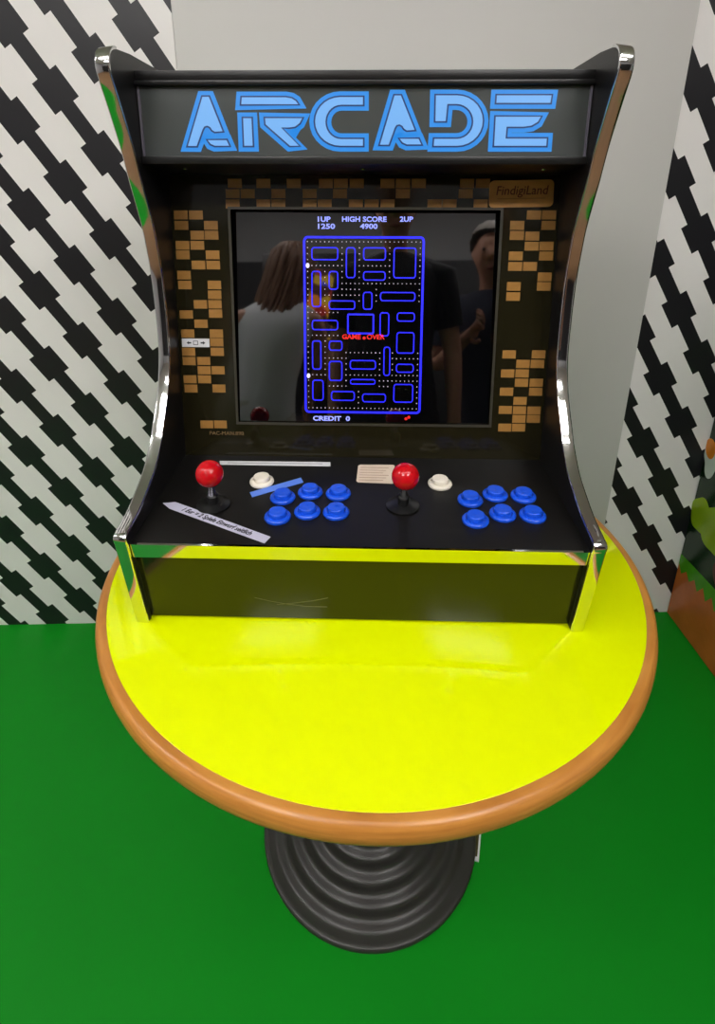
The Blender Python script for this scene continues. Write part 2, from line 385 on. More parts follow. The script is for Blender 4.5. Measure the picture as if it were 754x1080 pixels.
# lettering: inner outlines traced in zoomed views, z = (offset x, offset y, zoom)
ZA, ZB = (180, 85, 3.5905), (380, 85, 3.4273)
def arc(cx, cy, rx, ry, a0, a1, n=14): return [(cx + rx * cos(math.radians(a0 + (a1 - a0) * k / n)), cy - ry * sin(math.radians(a0 + (a1 - a0) * k / n))) for k in range(n + 1)]
A_main = [(121, 62), (145, 62), (197, 192), (168, 194), (158, 188), (151, 177), (140, 171), (128, 174), (121, 186), (99, 248), (66, 248)]
A_foot = [(141, 226), (212, 226), (222, 247), (168, 247), (152, 240)]
R_bar = [(270, 64), (436, 64), (458, 68), (474, 78), (483, 90), (268, 90)]
R_stem = [(275, 143), (306, 143), (311, 247), (279, 247)]
R_leg = [(358, 143), (498, 143), (488, 162), (470, 175), (448, 178), (418, 178), (486, 247), (452, 247), (360, 166)]
C_ = [(728, 63), (642, 63)] + arc(642, 155, 95, 92, 90, 270) + [(728, 247), (728, 222), (646, 222)] + arc(646, 157, 60, 65, 270, 90) + [(728, 92)]
D_ = [(273, 54), (350, 54)] + arc(350, 145, 92, 91, 90, -90) + [(265, 236), (267, 211), (348, 211)] + arc(348, 148, 60, 63, -90, 90) + [(314, 85), (308, 147), (271, 147)]
E_bar = [(493, 54), (690, 54), (686, 81), (491, 81)]
E_low = [(489, 131), (652, 131), (640, 150), (618, 163), (590, 167), (528, 167), (524, 210), (673, 210), (671, 236), (483, 236)]
def sh(P, dx, dy, k=1.): return [(x * k + dx, y + dy) for x, y in P]
LET = [(A_main, ZA), (A_foot, ZA), (R_bar, ZA), (R_stem, ZA), (R_leg, ZA), (C_, ZA),
       ([((180 + x / 3.5905 + 202.3 - 380) * 3.4273, (85 + y / 3.5905 - 1.4 - 85) * 3.4273) for x, y in A_main], ZB),
       ([((180 + x / 3.5905 + 202.3 - 380) * 3.4273, (85 + y / 3.5905 - 1.4 - 85) * 3.4273) for x, y in A_foot], ZB), (D_, ZB), (E_bar, ZB), (E_low, ZB)]
def offset(P, d):
    P = [p for i, p in enumerate(P) if (Vector(p) - Vector(P[i - 1])).length > .5]
    n = len(P); A = sum(P[i][0] * P[(i + 1) % n][1] - P[(i + 1) % n][0] * P[i][1] for i in range(n)); sg = 1 if A > 0 else -1
    out = []
    for i in range(n):
        a, b, c = Vector(P[i - 1]), Vector(P[i]), Vector(P[(i + 1) % n])
        e1, e2 = (b - a).normalized(), (c - b).normalized()
        n1, n2 = Vector((e1.y, -e1.x)) * sg, Vector((e2.y, -e2.x)) * sg
        mm = n1 + n2; L = mm.length_squared
        mm = mm * (2 / L) if L > .3 else n1
        if mm.length > 1.6: mm = mm.normalized() * 1.6
        out.append(b + mm * d)
    return out
group_of = [0, 0, 1, 1, 1, 2, 3, 3, 4, 5, 5]
for gi in range(6):
    V, Fc, mi = [], [], []
    for (P, Z), g in zip(LET, group_of):
        if g != gi: continue
        kz = Z[2] / 3.5
        for lay, (d, h) in enumerate(((21.5 * kz, .0005), (6.0 * kz, .0009), (0.01, .0013))):
            pts = [uv(Z[0] + q[0] / Z[2], Z[1] + q[1] / Z[2], MQ) for q in offset(P, d)]
            b = len(V); k = len(pts)
            V += [MQ.p(u, v, h) for u, v in pts]; V += [MQ.p(u, v, .0001) for u, v in pts]
            Fc.append(tuple(range(b, b + k))); mi.append(lay)
            for i in range(k): Fc.append((b + i, b + (i + 1) % k, b + k + (i + 1) % k, b + k + i)); mi.append(lay)
    me = bpy.data.meshes.new('letter'); me.from_pydata(V, [], Fc); me.update()
    o = link('letter', me, [M_lt1, M_lt2, M_lt3], mq); o['label'] = 'lit blue outlined letter ' + 'ARCADE'[gi]
    for p, i in zip(me.polygons, mi): p.material_index = i
# bezel with the screen
sc_px = [(243, 222), (527, 220.5), (517, 446.5), (251.5, 447)]
S = [uv(a, b, BZ) for a, b in sc_px]
su0, su1 = (S[0][0] + S[3][0]) / 2, (S[1][0] + S[2][0]) / 2; sv0, sv1 = (S[2][1] + S[3][1]) / 2, (S[0][1] + S[1][1]) / 2
def framebm(u0, u1, v0, v1, a0, a1, b0, b1, h0, h1, pl):
    bm = bmesh.new(); R = []
    for h in (h1, h0):
        R.append(([bm.verts.new(pl.p(*q, h)) for q in ((u0, v0), (u1, v0), (u1, v1), (u0, v1))], [bm.verts.new(pl.p(*q, h)) for q in ((a0, b0), (a1, b0), (a1, b1), (a0, b1))]))
    for i in range(4):
        j = (i + 1) % 4
        for o_, n_ in R: bm.faces.new((o_[i], o_[j], n_[j], n_[i]))
        bm.faces.new((R[0][0][i], R[0][0][j], R[1][0][j], R[1][0][i])); bm.faces.new((R[0][1][i], R[0][1][j], R[1][1][j], R[1][1][i]))
    return bm
bz = frombm('bezel', framebm(-HI, HI, -.005, .470, su0, su1, sv0, sv1, -.005, 0, BZ), M_bezel, cab)
bz['label'] = 'dark glossy bezel printed with tan blocks'
M_gap = mat('bezel_step', (58, 55, 46), .3)
frombm('screen_border', framebm(su0 - .004, su1 + .004, sv0 - .004, sv1 + .004, su0, su1, sv0, sv1, .0002, .0010, BZ), M_gap, bz)
# the monitor sits behind the cut-out and leans back a little more than the bezel
LEAN = math.radians(11.0)
SC = Plane(BZ.p(0, sv0, -.0058), (1, 0, 0), (0, sin(LEAN), cos(LEAN)))
scr = slab('screen', [SC.p(su0 - .012, -.012), SC.p(su1 + .012, -.012), SC.p(su1 + .012, sv1 - sv0 + .020), SC.p(su0 - .012, sv1 - sv0 + .020)], -SC.n, .002, M_screen, cab)
scr['label'] = 'dark game screen with blue maze lines'
def ring(bm, u0, u1, v0, v1, wd, h0, h1, pl):
    o_ = [pl.p(u0, v0, h1), pl.p(u1, v0, h1), pl.p(u1, v1, h1), pl.p(u0, v1, h1)]
    i_ = [pl.p(u0 + wd, v0 + wd, h0), pl.p(u1 - wd, v0 + wd, h0), pl.p(u1 - wd, v1 - wd, h0), pl.p(u0 + wd, v1 - wd, h0)]
    a = [bm.verts.new(p) for p in o_]; b = [bm.verts.new(p) for p in i_]
    for i in range(4): bm.faces.new((a[i], a[(i + 1) % 4], b[(i + 1) % 4], b[i]))
# printed blocks
Z3, Z4, Z7 = (170, 220, 3.278), (380, 220, 3.278), (180, 180, 2.2176)
BL_ = [(68, 22), (120, 22), (70, 58), (172, 58), (125, 92), (174, 92), (74, 127), (125, 127), (75, 160), (178, 160), (129, 195), (180, 195), (79, 230), (82, 264), (184, 264), (185, 298), (136, 331), (186, 331), (87, 366), (188, 363), (138, 398), (92, 432), (191, 432), (192, 462), (95, 495), (194, 495), (97, 527), (147, 527), (149, 559), (197, 559), (100, 590), (150, 590), (103, 622), (200, 622), (158, 746), (205, 746)]
BR_ = [(600, 22), (652, 22), (542, 58), (650, 58), (541, 93), (594, 95), (592, 130), (643, 130), (537, 164), (642, 164), (535, 200), (586, 200), (637, 236), (530, 269), (634, 269), (528, 304), (514, 504), (616, 504), (562, 537), (612, 537), (509, 570), (559, 570), (557, 602), (608, 602), (505, 633), (606, 633), (552, 665), (501, 696), (550, 697), (600, 698), (548, 727), (598, 727), (499, 757), (547, 757)]
BT_ = [(x, 30) for x in (150, 217, 288, 363, 398, 435, 507, 543, 580, 693, 730)] + [(x, 54) for x in (145, 180, 252, 325, 396, 543, 690)] + [(x, 78) for x in (145, 217, 252, 325, 360, 433, 470, 507, 617, 652, 725)]
me = None
for pts, Z in ((BL_, Z3), (BR_, Z4), (BT_, Z7)):
    for x, y in pts:
        u, v = uv(Z[0] + x / Z[2], Z[1] + y / Z[2], BZ)
        if me is None:
            o = box('printed_block', -.0112, .0112, -.0070, .0070, 0, .0004, M_tan, bz); me = o.data
        else:
            o = link('printed_block', me, None, bz)
        o.matrix_local = BZ.mat(u, v, .0001)
u, v = uv(206.5, 361.5, BZ)
lb = slab('label_strip', [BZ.p(u - .0235, v - .0072, .0009), BZ.p(u + .0235, v - .0072, .0009), BZ.p(u + .0235, v + .0072, .0009), BZ.p(u - .0235, v + .0072, .0009)], -BZ.n, .0004, M_paper, bz)
for dx, sgn in ((-.0115, -1), (.0125, 1)):
    slab('arrow_mark', [BZ.p(u + dx + sgn * .004, v, .0012), BZ.p(u + dx, v + .0030, .0012), BZ.p(u + dx, v + .0012, .0012), BZ.p(u + dx - sgn * .004, v + .0012, .0012), BZ.p(u + dx - sgn * .004, v - .0012, .0012), BZ.p(u + dx, v - .0012, .0012), BZ.p(u + dx, v - .0030, .0012)], -BZ.n, .0003, M_ink, bz)
bm = bmesh.new(); ring(bm, u - .0042, u + .0042, v - .0036, v + .0036, .0010, .0012, .0012, BZ); frombm('square_mark', bm, M_ink, bz)
u, v = uv(239, 457, BZ); text('game_name', 'PAC-MAN.890', .0092, mat('faint_tan_ink', (120, 96, 62), .5), bz, BZ.mat(u, v, .0006), width=.060)
# name plaque
q = [uv(a, b, BZ) for a, b in ((549.5, 204.5),)]
u, v = q[0]
pw, ph, pr_ = .0505, .0205, .007
rr = []
for cx_, cy_, a0 in ((pw - pr_, ph - pr_, 0), (-pw + pr_, ph - pr_, 90), (-pw + pr_, -ph + pr_, 180), (pw - pr_, -ph + pr_, 270)):
    rr += [(cx_ + pr_ * cos(math.radians(a0 + t * 22.5)), cy_ + pr_ * sin(math.radians(a0 + t * 22.5))) for t in range(5)]
an = math.radians(1.2)
pq = slab('name_plaque', [BZ.p(u + x * cos(an) - y * sin(an), v + x * sin(an) + y * cos(an), .0030) for x, y in rr], -BZ.n, .0028, M_plaque, cab)
pq['label'] = 'small wooden name plaque on the bezel'
text('plaque_name', 'FindigiLand', .0195, M_brown, pq, BZ.mat(u, v + .0045, .0031, an), width=.082, shear=.15, bold=.0001)
slab('plaque_line', [BZ.p(u - .038, v - .0085, .0033), BZ.p(u + .038, v - .0072, .0033), BZ.p(u + .038, v - .0062, .0033), BZ.p(u - .038, v - .0075, .0033)], -BZ.n, .0003, mat('plaque_faint_ink', (150, 100, 50), .5), pq)

# ---- picture on the screen: a plain maze of blue outlined blocks, score text and dots
def spx(px, py, h=.0009): a, b = uv(px, py, SC); return a, b
for s_, a, b, wpx, m in (('1UP', 341, 231.5, 13.5, M_txt), ('1250', 343.5, 239, 18, M_txt), ('HIGH SCORE', 384, 231.5, 47, M_txt), ('4900', 389, 239, 18.5, M_txt), ('2UP', 428.5, 231.5, 14, M_txt), ('CREDIT  0', 349.5, 441.5, 39, M_txt), ('GAME   OVER', 383, 355.5, 45, M_redtxt)):
    u, v = spx(a, b); u2, _ = spx(a + wpx, b)
    text('screen_text', s_, .0112, m, scr, SC.mat(u, v, .0008), width=u2 - u, bold=.0003)
c = [spx(*p) for p in ((319.5, 248), (448, 249.5), (443.5, 437), (321.5, 435.5))]
gu0, gu1 = (c[0][0] + c[3][0]) / 2, (c[1][0] + c[2][0]) / 2; gv1, gv0 = (c[0][1] + c[1][1]) / 2, (c[2][1] + c[3][1]) / 2
NX, NY = 28., 31.
def G(x, y): return gu0 + (gu1 - gu0) * x / NX, gv1 + (gv0 - gv1) * y / NY
bm = bmesh.new()
def stroke(P, wd=.0011, closed=True, h=.0008):
    P = [Vector(G(*p)) for p in P]; n = len(P); L, R = [], []
    for i in range(n):
        a = P[i - 1] if (closed or i) else P[i]; c_ = P[(i + 1) % n] if (closed or i < n - 1) else P[i]; b = P[i]
        e1 = (b - a).normalized() if (b - a).length else (c_ - b).normalized(); e2 = (c_ - b).normalized() if (c_ - b).length else e1
        n1, n2 = Vector((-e1.y, e1.x)), Vector((-e2.y, e2.x)); mm = n1 + n2; mm = mm * (2 / max(mm.length_squared, .5))
        L.append(bm.verts.new(SC.p(*(b + mm * wd), h))); R.append(bm.verts.new(SC.p(*(b - mm * wd), h)))
    for i in range(n if closed else n - 1):
        j = (i + 1) % n; bm.faces.new((L[i], L[j], R[j], R[i]))
def rrect(x0, x1, y0, y1, r=.5, **k):
    P = []
    for cx_, cy_, a0 in ((x1 - r, y1 - r, 0), (x0 + r, y1 - r, 90), (x0 + r, y0 + r, 180), (x1 - r, y0 + r, 270)):
        P += [(cx_ + r * cos(math.radians(a0 + t * 30)), cy_ + r * sin(math.radians(a0 + t * 30))) for t in range(4)]
    stroke(P, **k)
rrect(.25, 27.75, .25, 30.75, .7, wd=.0018)
BLK = [(2, 8, 2, 4), (10, 12, 2, 7), (14, 19, 2, 4), (21, 26, 2, 7), (2, 4, 6, 12), (6, 8, 6, 9), (14, 19, 6, 7.4), (6, 12, 11, 12.4), (14, 16, 9.5, 12.4), (18, 26, 9.5, 10.9), (18, 20, 13, 17),
       (22, 26, 13, 14.4), (2, 8, 14.4, 16), (22, 26, 16.4, 20), (2, 4, 18, 23), (6, 9, 18, 19.6), (11, 17, 21.4, 22.9), (19, 20.4, 19, 24), (6, 9, 21.6, 25), (22, 26, 22, 23.4), (2, 4.5, 25, 28.6), (6.5, 12, 27, 28.6), (11, 17, 24.8, 25.6), (14, 19.5, 27.4, 28.8), (21.5, 26, 25.6, 28.8), (6.2, 8, 17, 17.01)]
for b in BLK[:-1]: rrect(*b, r=.48, wd=.0009)
rrect(10.4, 16.4, 13.3, 16.6, .2, wd=.0013)
frombm('maze_lines', bm, M_maze, scr)
bm = bmesh.new()
def inside(x, y):
    return any(a - .6 < x < b_ + .6 and c_ - .6 < y < d + .6 for a, b_, c_, d in BLK[:-1] + [(10.4, 16.4, 13.3, 16.6), (8.6, 19, 17.0, 18.6)])
for i in range(1, 28):
    for j in range(1, 31):
        if not inside(i, j) and 1 <= i <= 27:
            near = sum(inside(i + a, j + b) for a, b in ((1, 0), (-1, 0), (0, 1), (0, -1)))
            if j > 11 and j < 20 and i > 8: continue
            u, v = G(i, j); d = .00075
            bm.faces.new([bm.verts.new(SC.p(u + a * d, v + b * d, .0008)) for a, b in ((-1, -1), (1, -1), (1, 1), (-1, 1))])
o = frombm('screen_dots', bm, M_dot, scr); o['kind'] = 'stuff'
for gx, gy in ((1.0, 5.0), (1.0, 24.2)):
    u, v = G(gx, gy)
    slab('screen_pellet', [SC.p(u + .0032 * cos(a), v + .0042 * sin(a), .0010) for a in [2 * pi * k / 16 for k in range(16)]], -SC.n, .0003, M_pel, scr)
for px, py in ((428.0, 441.5), (431.0, 440.0), (384.0, 356.5)):
    u, v = spx(px, py)
    slab('screen_mark', [SC.p(u + .0026 * cos(a), v + .0026 * sin(a), .0010) for a in [2 * pi * k / 12 for k in range(12)]], -SC.n, .0003, M_redtxt, scr)

# ---- controls on the panel
CPT = Plane(CP.o, CP.ax, CP.ay)
rimp = [(.0130, 0), (.0190, 0), (.0197, .0018), (.0192, .0040), (.0172, .0056), (.0140, .0060), (.0136, .0040), (.0, .0040)]
plp = [(.0130, .0040), (.0130, .0108), (.0124, .0122), (.0108, .0126), (.0, .0108)]
rim_me = plu_me = None
def button(px, py, m, label=None):
    global rim_me, plu_me
    u, v = uv(px, py, CP, .006)
    rim = lathe('push_button', rimp, m, cab, 40, cap=False, sharp=60); rim.matrix_local = CP.mat(u, v, .0001)
    lathe('plunger', plp, m, rim, 40, cap=False, sharp=60)
    if label: rim['label'] = label
for px, py in ((298, 522.2), (327.1, 517), (356.8, 518.2), (292.6, 542.6), (324, 537.3), (354.4, 538), (496, 525), (522.3, 519.5), (552, 521), (501.6, 546), (530.3, 540), (562, 541.2)):
    button(px, py, M_blue, 'blue arcade push button')
for px, py in ((276, 505.5), (464, 507.8)): button(px, py, M_bwhite, 'ivory start button')
def joystick(wx, wy, bx, by):
    u, v = uv(wx, wy, CP, .002)
    # the ball: height over the panel from where its ray passes above the washer
    hgt = .066
    ub, vb = uv(bx, by, CP, hgt)
    ub, vb = u + (ub - u) * 1.0, v + (vb - v) * 1.0
    a, b = CP.p(u, v, .001), CP.p(ub, vb, hgt)
    d = (b - a); L = d.length; q = d.to_track_quat('Z', 'Y')
    sh_ = lathe('joystick', [(.0068, 0), (.0068, L * .35), (.0050, L * .42), (.0046, L)], M_steel, cab, 20); sh_.location = a; sh_.rotation_mode = 'QUATERNION'; sh_.rotation_quaternion = q
    bm = bmesh.new(); bmesh.ops.create_uvsphere(bm, u_segments=40, v_segments=24, radius=.0200)
    frombm('ball_knob', bm, M_red, sh_, True, loc=(0, 0, L))['label'] = 'glossy red ball'
    w_ = lathe('dust_washer', [(.007, .0050), (.012, .0044), (.0240, .0012), (.0252, .0006), (.0252, 0), (.007, 0)], M_blackpl, sh_, 48, cap=False, sharp=60)
    w_.rotation_mode = 'QUATERNION'; w_.rotation_quaternion = q.inverted() @ CP.n.to_track_quat('Z', 'Y'); w_.location = (0, 0, .001)
    lathe('sleeve', [(.0085, 0), (.0085, L * .34), (.0070, L * .36)], M_blackpl, sh_, 20)
joystick(225, 531.5, 221, 499.7); joystick(424.8, 532.5, 427.5, 502.5)
# ---- stickers
def sticker(name, pts, m, label, h=.0006, pl=CP):
    o = slab(name, [pl.p(*uv(a, b, pl), h) for a, b in pts], -pl.n, .0005, m, cab); o['label'] = label; return o
st = sticker('paper_strip', [(171.6, 530.8), (185, 529.7), (285.4, 566.5), (279, 573.3), (178.8, 536.7)], M_lav, 'pale arrow shaped paper strip with a price note')
u0_, v0_ = uv(186, 534, CP); u1_, v1_ = uv(277, 567, CP); ang = math.atan2(v1_ - v0_, u1_ - u0_)
um, vm = uv(227.5, 549.8, CP)
text('price_note', '1 Eur = 2 Spiele Einwurf seitlich', .0125, M_ink, st, CP.mat(um, vm, .0008, ang), width=.128, shear=.25, bold=.0002)
st = sticker('paper_strip', [(231.6, 486.3), (348.3, 487.7), (348.6, 492), (232, 490.2)], M_paper, 'long white paper strip at the back of the panel')
um, vm = uv(288, 489.2, CP); a_, b_ = uv(240, 488.5, CP); c_, d_ = uv(340, 489.7, CP)
slab('printed_line', [CP.p(a_, b_ - .0012, .0009), CP.p(c_, d_ - .0012, .0009), CP.p(c_, d_ + .0012, .0009), CP.p(a_, b_ + .0012, .0009)], -CP.n, .0002, mat('pale_ink', (165, 165, 170), .6), st)
sticker('sticker', [(263.4, 519.6), (317.3, 504), (320, 509), (266, 524.6)], M_bluest, 'blue tape strip beside the left buttons', .0007)
st = sticker('paper_card', [(380, 490.3), (377.8, 491.5), (375.8, 507.3), (377.5, 508.9), (414, 510.4), (416, 509), (416.3, 491.5), (414.5, 490.5)], M_beige, 'beige card behind the right joystick')
for k in range(6):
    y = 493.5 + k * 2.6; a_ = uv(380 - k * .3, y, CP); b_ = uv(410 - (k % 3) * 3, y + .6, CP)
    slab('printed_line', [CP.p(a_[0], a_[1] - .0007, .0010), CP.p(b_[0], b_[1] - .0007, .0010), CP.p(b_[0], b_[1] + .0007, .0010), CP.p(a_[0], a_[1] + .0007, .0010)], -CP.n, .0002, M_cardink, st)
# ------------------------------------------------------------------ card on the floor behind the base
card = tag(empty('floor_card', (.276, .790, 0), math.radians(72)), 'small white framed card on the floor beside the table base', 'card')
box('card_frame', -.040, .040, -.012, .012, 0, .004, M_paper, card, bev=.001)
box('card_face', -.032, .020, -.008, .008, .004, .0046, mat('card_olive', (70, 66, 20), .4), card)

# ------------------------------------------------------------------ people and a machine behind the viewer, seen mirrored in the screen
M_skin = mat('skin', (196, 142, 116), .5, noise=.06, nscale=30)
def skin_mesh(name, joints, edges, m, parent, root, levels=2):
    names = list(joints); idx = {k: i for i, k in enumerate(names)}
    me = bpy.data.meshes.new(name); me.from_pydata([joints[k][0] for k in names], [(idx[a], idx[b]) for a, b in edges], [])
    o = bpy.data.objects.new(name, me); COL.objects.link(o)
    o.modifiers.new('skin', 'SKIN').use_smooth_shade = True
    sv = me.skin_vertices[0].data
    for k in names:
        r = joints[k][1]; sv[idx[k]].radius = (r if isinstance(r, tuple) else (r, r))
        sv[idx[k]].use_root = (k == root)
    su = o.modifiers.new('sub', 'SUBSURF'); su.levels = su.render_levels = levels
    bpy.context.view_layer.update()
    me2 = bpy.data.meshes.new_from_object(o.evaluated_get(bpy.context.evaluated_depsgraph_get()))
    bpy.data.objects.remove(o); bpy.data.meshes.remove(me); me2.name = name; me2.materials.clear()
    for p in me2.polygons: p.use_smooth = True
    return link(name, me2, m, parent)
def add_hand(J, Eg, side, wrist, d, across, curl, k=1.):
    """palm, four fingers of unequal length and a thumb leaving the side of the palm"""
    w_, d, ac = Vector(wrist), Vector(d).normalized(), Vector(across).normalized(); nrm = d.cross(ac).normalized() * (1 if side > 0 else -1)
    P = side and ('R' if side > 0 else 'L')
    J[P + 'palm'] = (w_ + d * .045 * k, (.026 * k, .017 * k)); J[P + 'kn'] = (w_ + d * .080 * k, (.030 * k, .015 * k)); Eg += [(P + 'wrist', P + 'palm'), (P + 'palm', P + 'kn')]
    for f, (off, ln) in enumerate(((-.030, .070), (-.010, .080), (.010, .075), (.029, .058))):
        a = w_ + d * .088 * k + ac * off * k; prev = P + 'kn'; dd = d.copy()
        for s_ in range(3):
            q = Matrix.Rotation(curl * (.5 + .5 * s_), 3, ac) @ dd if s_ else dd
            dd = q; a = a + dd * ln * k / 3 * (1.2 if s_ == 0 else 1)
            key = P + 'f%d%d' % (f, s_); J[key] = (a.copy(), .0085 * k); Eg.append((prev, key)); prev = key
    t0 = w_ + d * .03 * k - ac * .034 * k; J[P + 't0'] = (t0, .011 * k); J[P + 't1'] = (t0 + (d * .8 - ac * .6).normalized() * .034 * k, .010 * k); J[P + 't2'] = (J[P + 't1'][0] + (d - ac * .1).normalized() * .028 * k, .0085 * k)
    Eg += [(P + 'palm', P + 't0'), (P + 't0', P + 't1'), (P + 't1', P + 't2')]
def person(loc_, rz, label, shirt, trousers, hair_m, hair, bow=0., lean=0., sleeve=True, armR=None, armL=None, curl=.35, k=1.):
    e = tag(empty('person', loc_, rz), label, 'person')
    up_ = lambda x, y, z: (x + lean * max(0, z - .95), y + bow * max(0, z - 1.0), z)
    J = {'pelvis': ((0, 0, .95), (.145, .105)), 'waist': (up_(0, 0, 1.08), (.12, .085)), 'chest': (up_(0, .0, 1.28), (.145, .10)), 'neckb': (up_(0, -.01, 1.43), (.062, .055)), 'neck': (up_(0, .0, 1.495), .046),
         'jaw': (up_(0, .03 + bow * .05, 1.56), (.058, .070)), 'skull': (up_(0, .015 + bow * .08, 1.65), (.075, .092)), 'crown': (up_(0, .005 + bow * .1, 1.73), (.055, .07)), 'nose': (up_(0, .125 + bow * .08, 1.592), .008)}
    Eg = [('pelvis', 'waist'), ('waist', 'chest'), ('chest', 'neckb'), ('neckb', 'neck'), ('neck', 'jaw'), ('jaw', 'skull'), ('skull', 'crown'), ('skull', 'nose')]
    for s_, P in ((1, 'R'), (-1, 'L')):
        J[P + 'hip'] = ((s_ * .095, 0, .88), .088); J[P + 'knee'] = ((s_ * .10, .015, .50), .056); J[P + 'calf'] = ((s_ * .10, -.015, .36), .052); J[P + 'ank'] = ((s_ * .10, -.02, .085), .036); J[P + 'toe'] = ((s_ * .11, .13, .036), .034)
        J[P + 'ear'] = (up_(s_ * .080, .0 + bow * .08, 1.62), .014); Eg.append(('skull', P + 'ear'))
        Eg += [('pelvis', P + 'hip'), (P + 'hip', P + 'knee'), (P + 'knee', P + 'calf'), (P + 'calf', P + 'ank'), (P + 'ank', P + 'toe')]
        J[P + 'sh'] = (up_(s_ * .175, -.005, 1.385), .056); Eg.append(('chest', P + 'sh'))
        el, wr = (armR if s_ > 0 else armL) or ((s_ * .235, -.02, 1.10), (s_ * .235, .06, .86))
        J[P + 'elb'] = (el, .040); J[P + 'fore'] = (tuple(.6 * a + .4 * b for a, b in zip(el, wr)), .038); J[P + 'wrist'] = (wr, .027)
        Eg += [(P + 'sh', P + 'elb'), (P + 'elb', P + 'fore'), (P + 'fore', P + 'wrist')]
        add_hand(J, Eg, s_, wr, Vector(wr) - Vector(el), (0, 1, 0) if abs(wr[2] - el[2]) > .15 else (0, 0, 1), curl)
    skin_mesh('body', J, Eg, M_skin, e, 'pelvis')
    def tube(V, Fc, pts, seg=20):  # loft of elliptical rings (centre, rx, ry) or round ones across a limb
        for n_, (c_, rx, ry, d_) in enumerate(pts):
            b_ = len(V); q_ = Vector(d_).to_track_quat('Z', 'Y') if d_ else None
            for g in range(seg):
                a = 2 * pi * g / seg; p_ = Vector((rx * cos(a), ry * sin(a), 0)); V.append(Vector(c_) + (q_ @ p_ if q_ else p_))
            if n_:
                for g in range(seg): Fc.append((b_ - seg + g, b_ - seg + (g + 1) % seg, b_ + (g + 1) % seg, b_ + g))
    V, Fc = [], []; sw = 1.0 if sleeve else .94
    tube(V, Fc, [(up_(0, 0, z_), rx * sw, ry, None) for z_, rx, ry in ((.85, .170, .130), (.93, .170, .130), (1.02, .156, .118), (1.10, .150, .113), (1.20, .162, .130), (1.30, .180, .138), (1.37, .190, .126), (1.415, .172, .096), (1.445, .125, .082), (1.460, .080, .072))], 28)
    for P in 'RL':
        a, b = Vector(J[P + 'sh'][0]), Vector(J[P + 'elb'][0]); d_ = b - a; a0 = a.lerp(Vector(up_(0, 0, 1.39)), .35)
        if sleeve: tube(V, Fc, [(a0, .070, .070, a - a0), (a, .074, .074, (a - a0) + d_), (a + d_ * .35, .066, .066, d_), (a + d_ * .68, .062, .062, d_)])
    mesh('shirt', V, Fc, shirt, e, smooth=True, sharp=70)
    V, Fc = [], []
    tube(V, Fc, [((0, 0, z_), rx, ry, None) for z_, rx, ry in ((1.00, .152, .116), (.92, .164, .126), (.84, .176, .128), (.80, .165, .115))], 28)
    for P in 'RL':
        h_, k_, a_ = (Vector(J[P + q][0]) for q in ('hip', 'knee', 'ank'))
        tube(V, Fc, [(h_ + Vector((0, 0, .0)), .080, .095, None), (h_.lerp(k_, .15), .092, .108, None), (h_.lerp(k_, .5), .090, .098, None), (k_, .074, .080, None), (k_.lerp(a_, .5), .070, .076, None), (a_ + Vector((0, 0, .0)), .062, .070, None)])
    mesh('trousers', V, Fc, trousers, e, smooth=True, sharp=70)
    for P in 'RL':
        a = Vector(J[P + 'ank'][0]); b = Vector(J[P + 'toe'][0])
        skin_mesh('shoe', {'a': ((a.x, a.y - .03, .045), .042), 'b': (((a.x + b.x) / 2, (a.y + b.y) / 2, .05), .043), 'c': ((b.x, b.y + .02, .040), .036)}, [('a', 'b'), ('b', 'c')], mat('shoe_leather', (40, 34, 30), .5), e, 'a')
    if hair is None:               # long loose hair: locks falling from the crown round the back and the sides
        V, Fc = [], []
        for q in range(70):
            a0 = -pi / 2 + (q / 69 - .5) * 3.9 + random.uniform(-.06, .06); L_ = random.uniform(.36, .50) * (1 - .25 * abs(q / 69 - .5)); ww = random.uniform(.010, .016)
            pts = []
            for t in range(11):
                f = t / 10; a = a0
                if f < .3: g = f / .3; rad = .095 * sin(g * pi / 2); zz = 1.755 - .10 * (1 - cos(g * pi / 2))
                else: g = (f - .3) / .7; rad = .095 + .020 * sin(g * 3 + q); zz = 1.655 - L_ * g
                pts.append(Vector(up_(rad * .92 * cos(a) + .01 * sin(q + t), rad * sin(a) * 1.05 - .005 + bow * .08, zz)))
            for t, p_ in enumerate(pts):
                w_ = ww * (1.0 if t < 8 else (1.25 - (t - 7) * .33)); b_ = len(V)
                for c_ in range(6): V.append(p_ + Vector((cos(c_ * pi / 3), sin(c_ * pi / 3), 0)) * max(w_, .002))
                if t:
                    for c_ in range(6): Fc.append((b_ - 6 + c_, b_ - 6 + (c_ + 1) % 6, b_ + (c_ + 1) % 6, b_ + c_))
        mesh('hair', V, Fc, hair_m, e, smooth=True, sharp=80)
    else:                          # short hair: a shaggy cap over the top and back of the head
        bm = bmesh.new(); bmesh.ops.create_uvsphere(bm, u_segments=36, v_segments=24, radius=1)
        bmesh.ops.delete(bm, geom=[v for v in bm.verts if v.co.z < -.55 or (v.co.z < .42 and v.co.y > .25) or (v.co.z < -.1 and v.co.y > -.05)], context='VERTS')
        for v in bm.verts:
            g = 1 + random.uniform(-.035, .05); v.co = Vector(up_(v.co.x * .092 * g, v.co.y * .112 * g - .002 + bow * .08, 1.665 + v.co.z * .105 * g))
        frombm('hair', bm, hair_m, e, True, sharp=120)
    bm = bmesh.new(); bmesh.ops.create_uvsphere(bm, u_segments=16, v_segments=8, radius=1)
    for v in bm.verts: v.co = Vector(up_(v.co.x * .022, .088 + v.co.y * .010 + bow * .07, 1.548 + v.co.z * .006))
    frombm('mouth', bm, mat('lips', (150, 84, 74), .5), e, True)
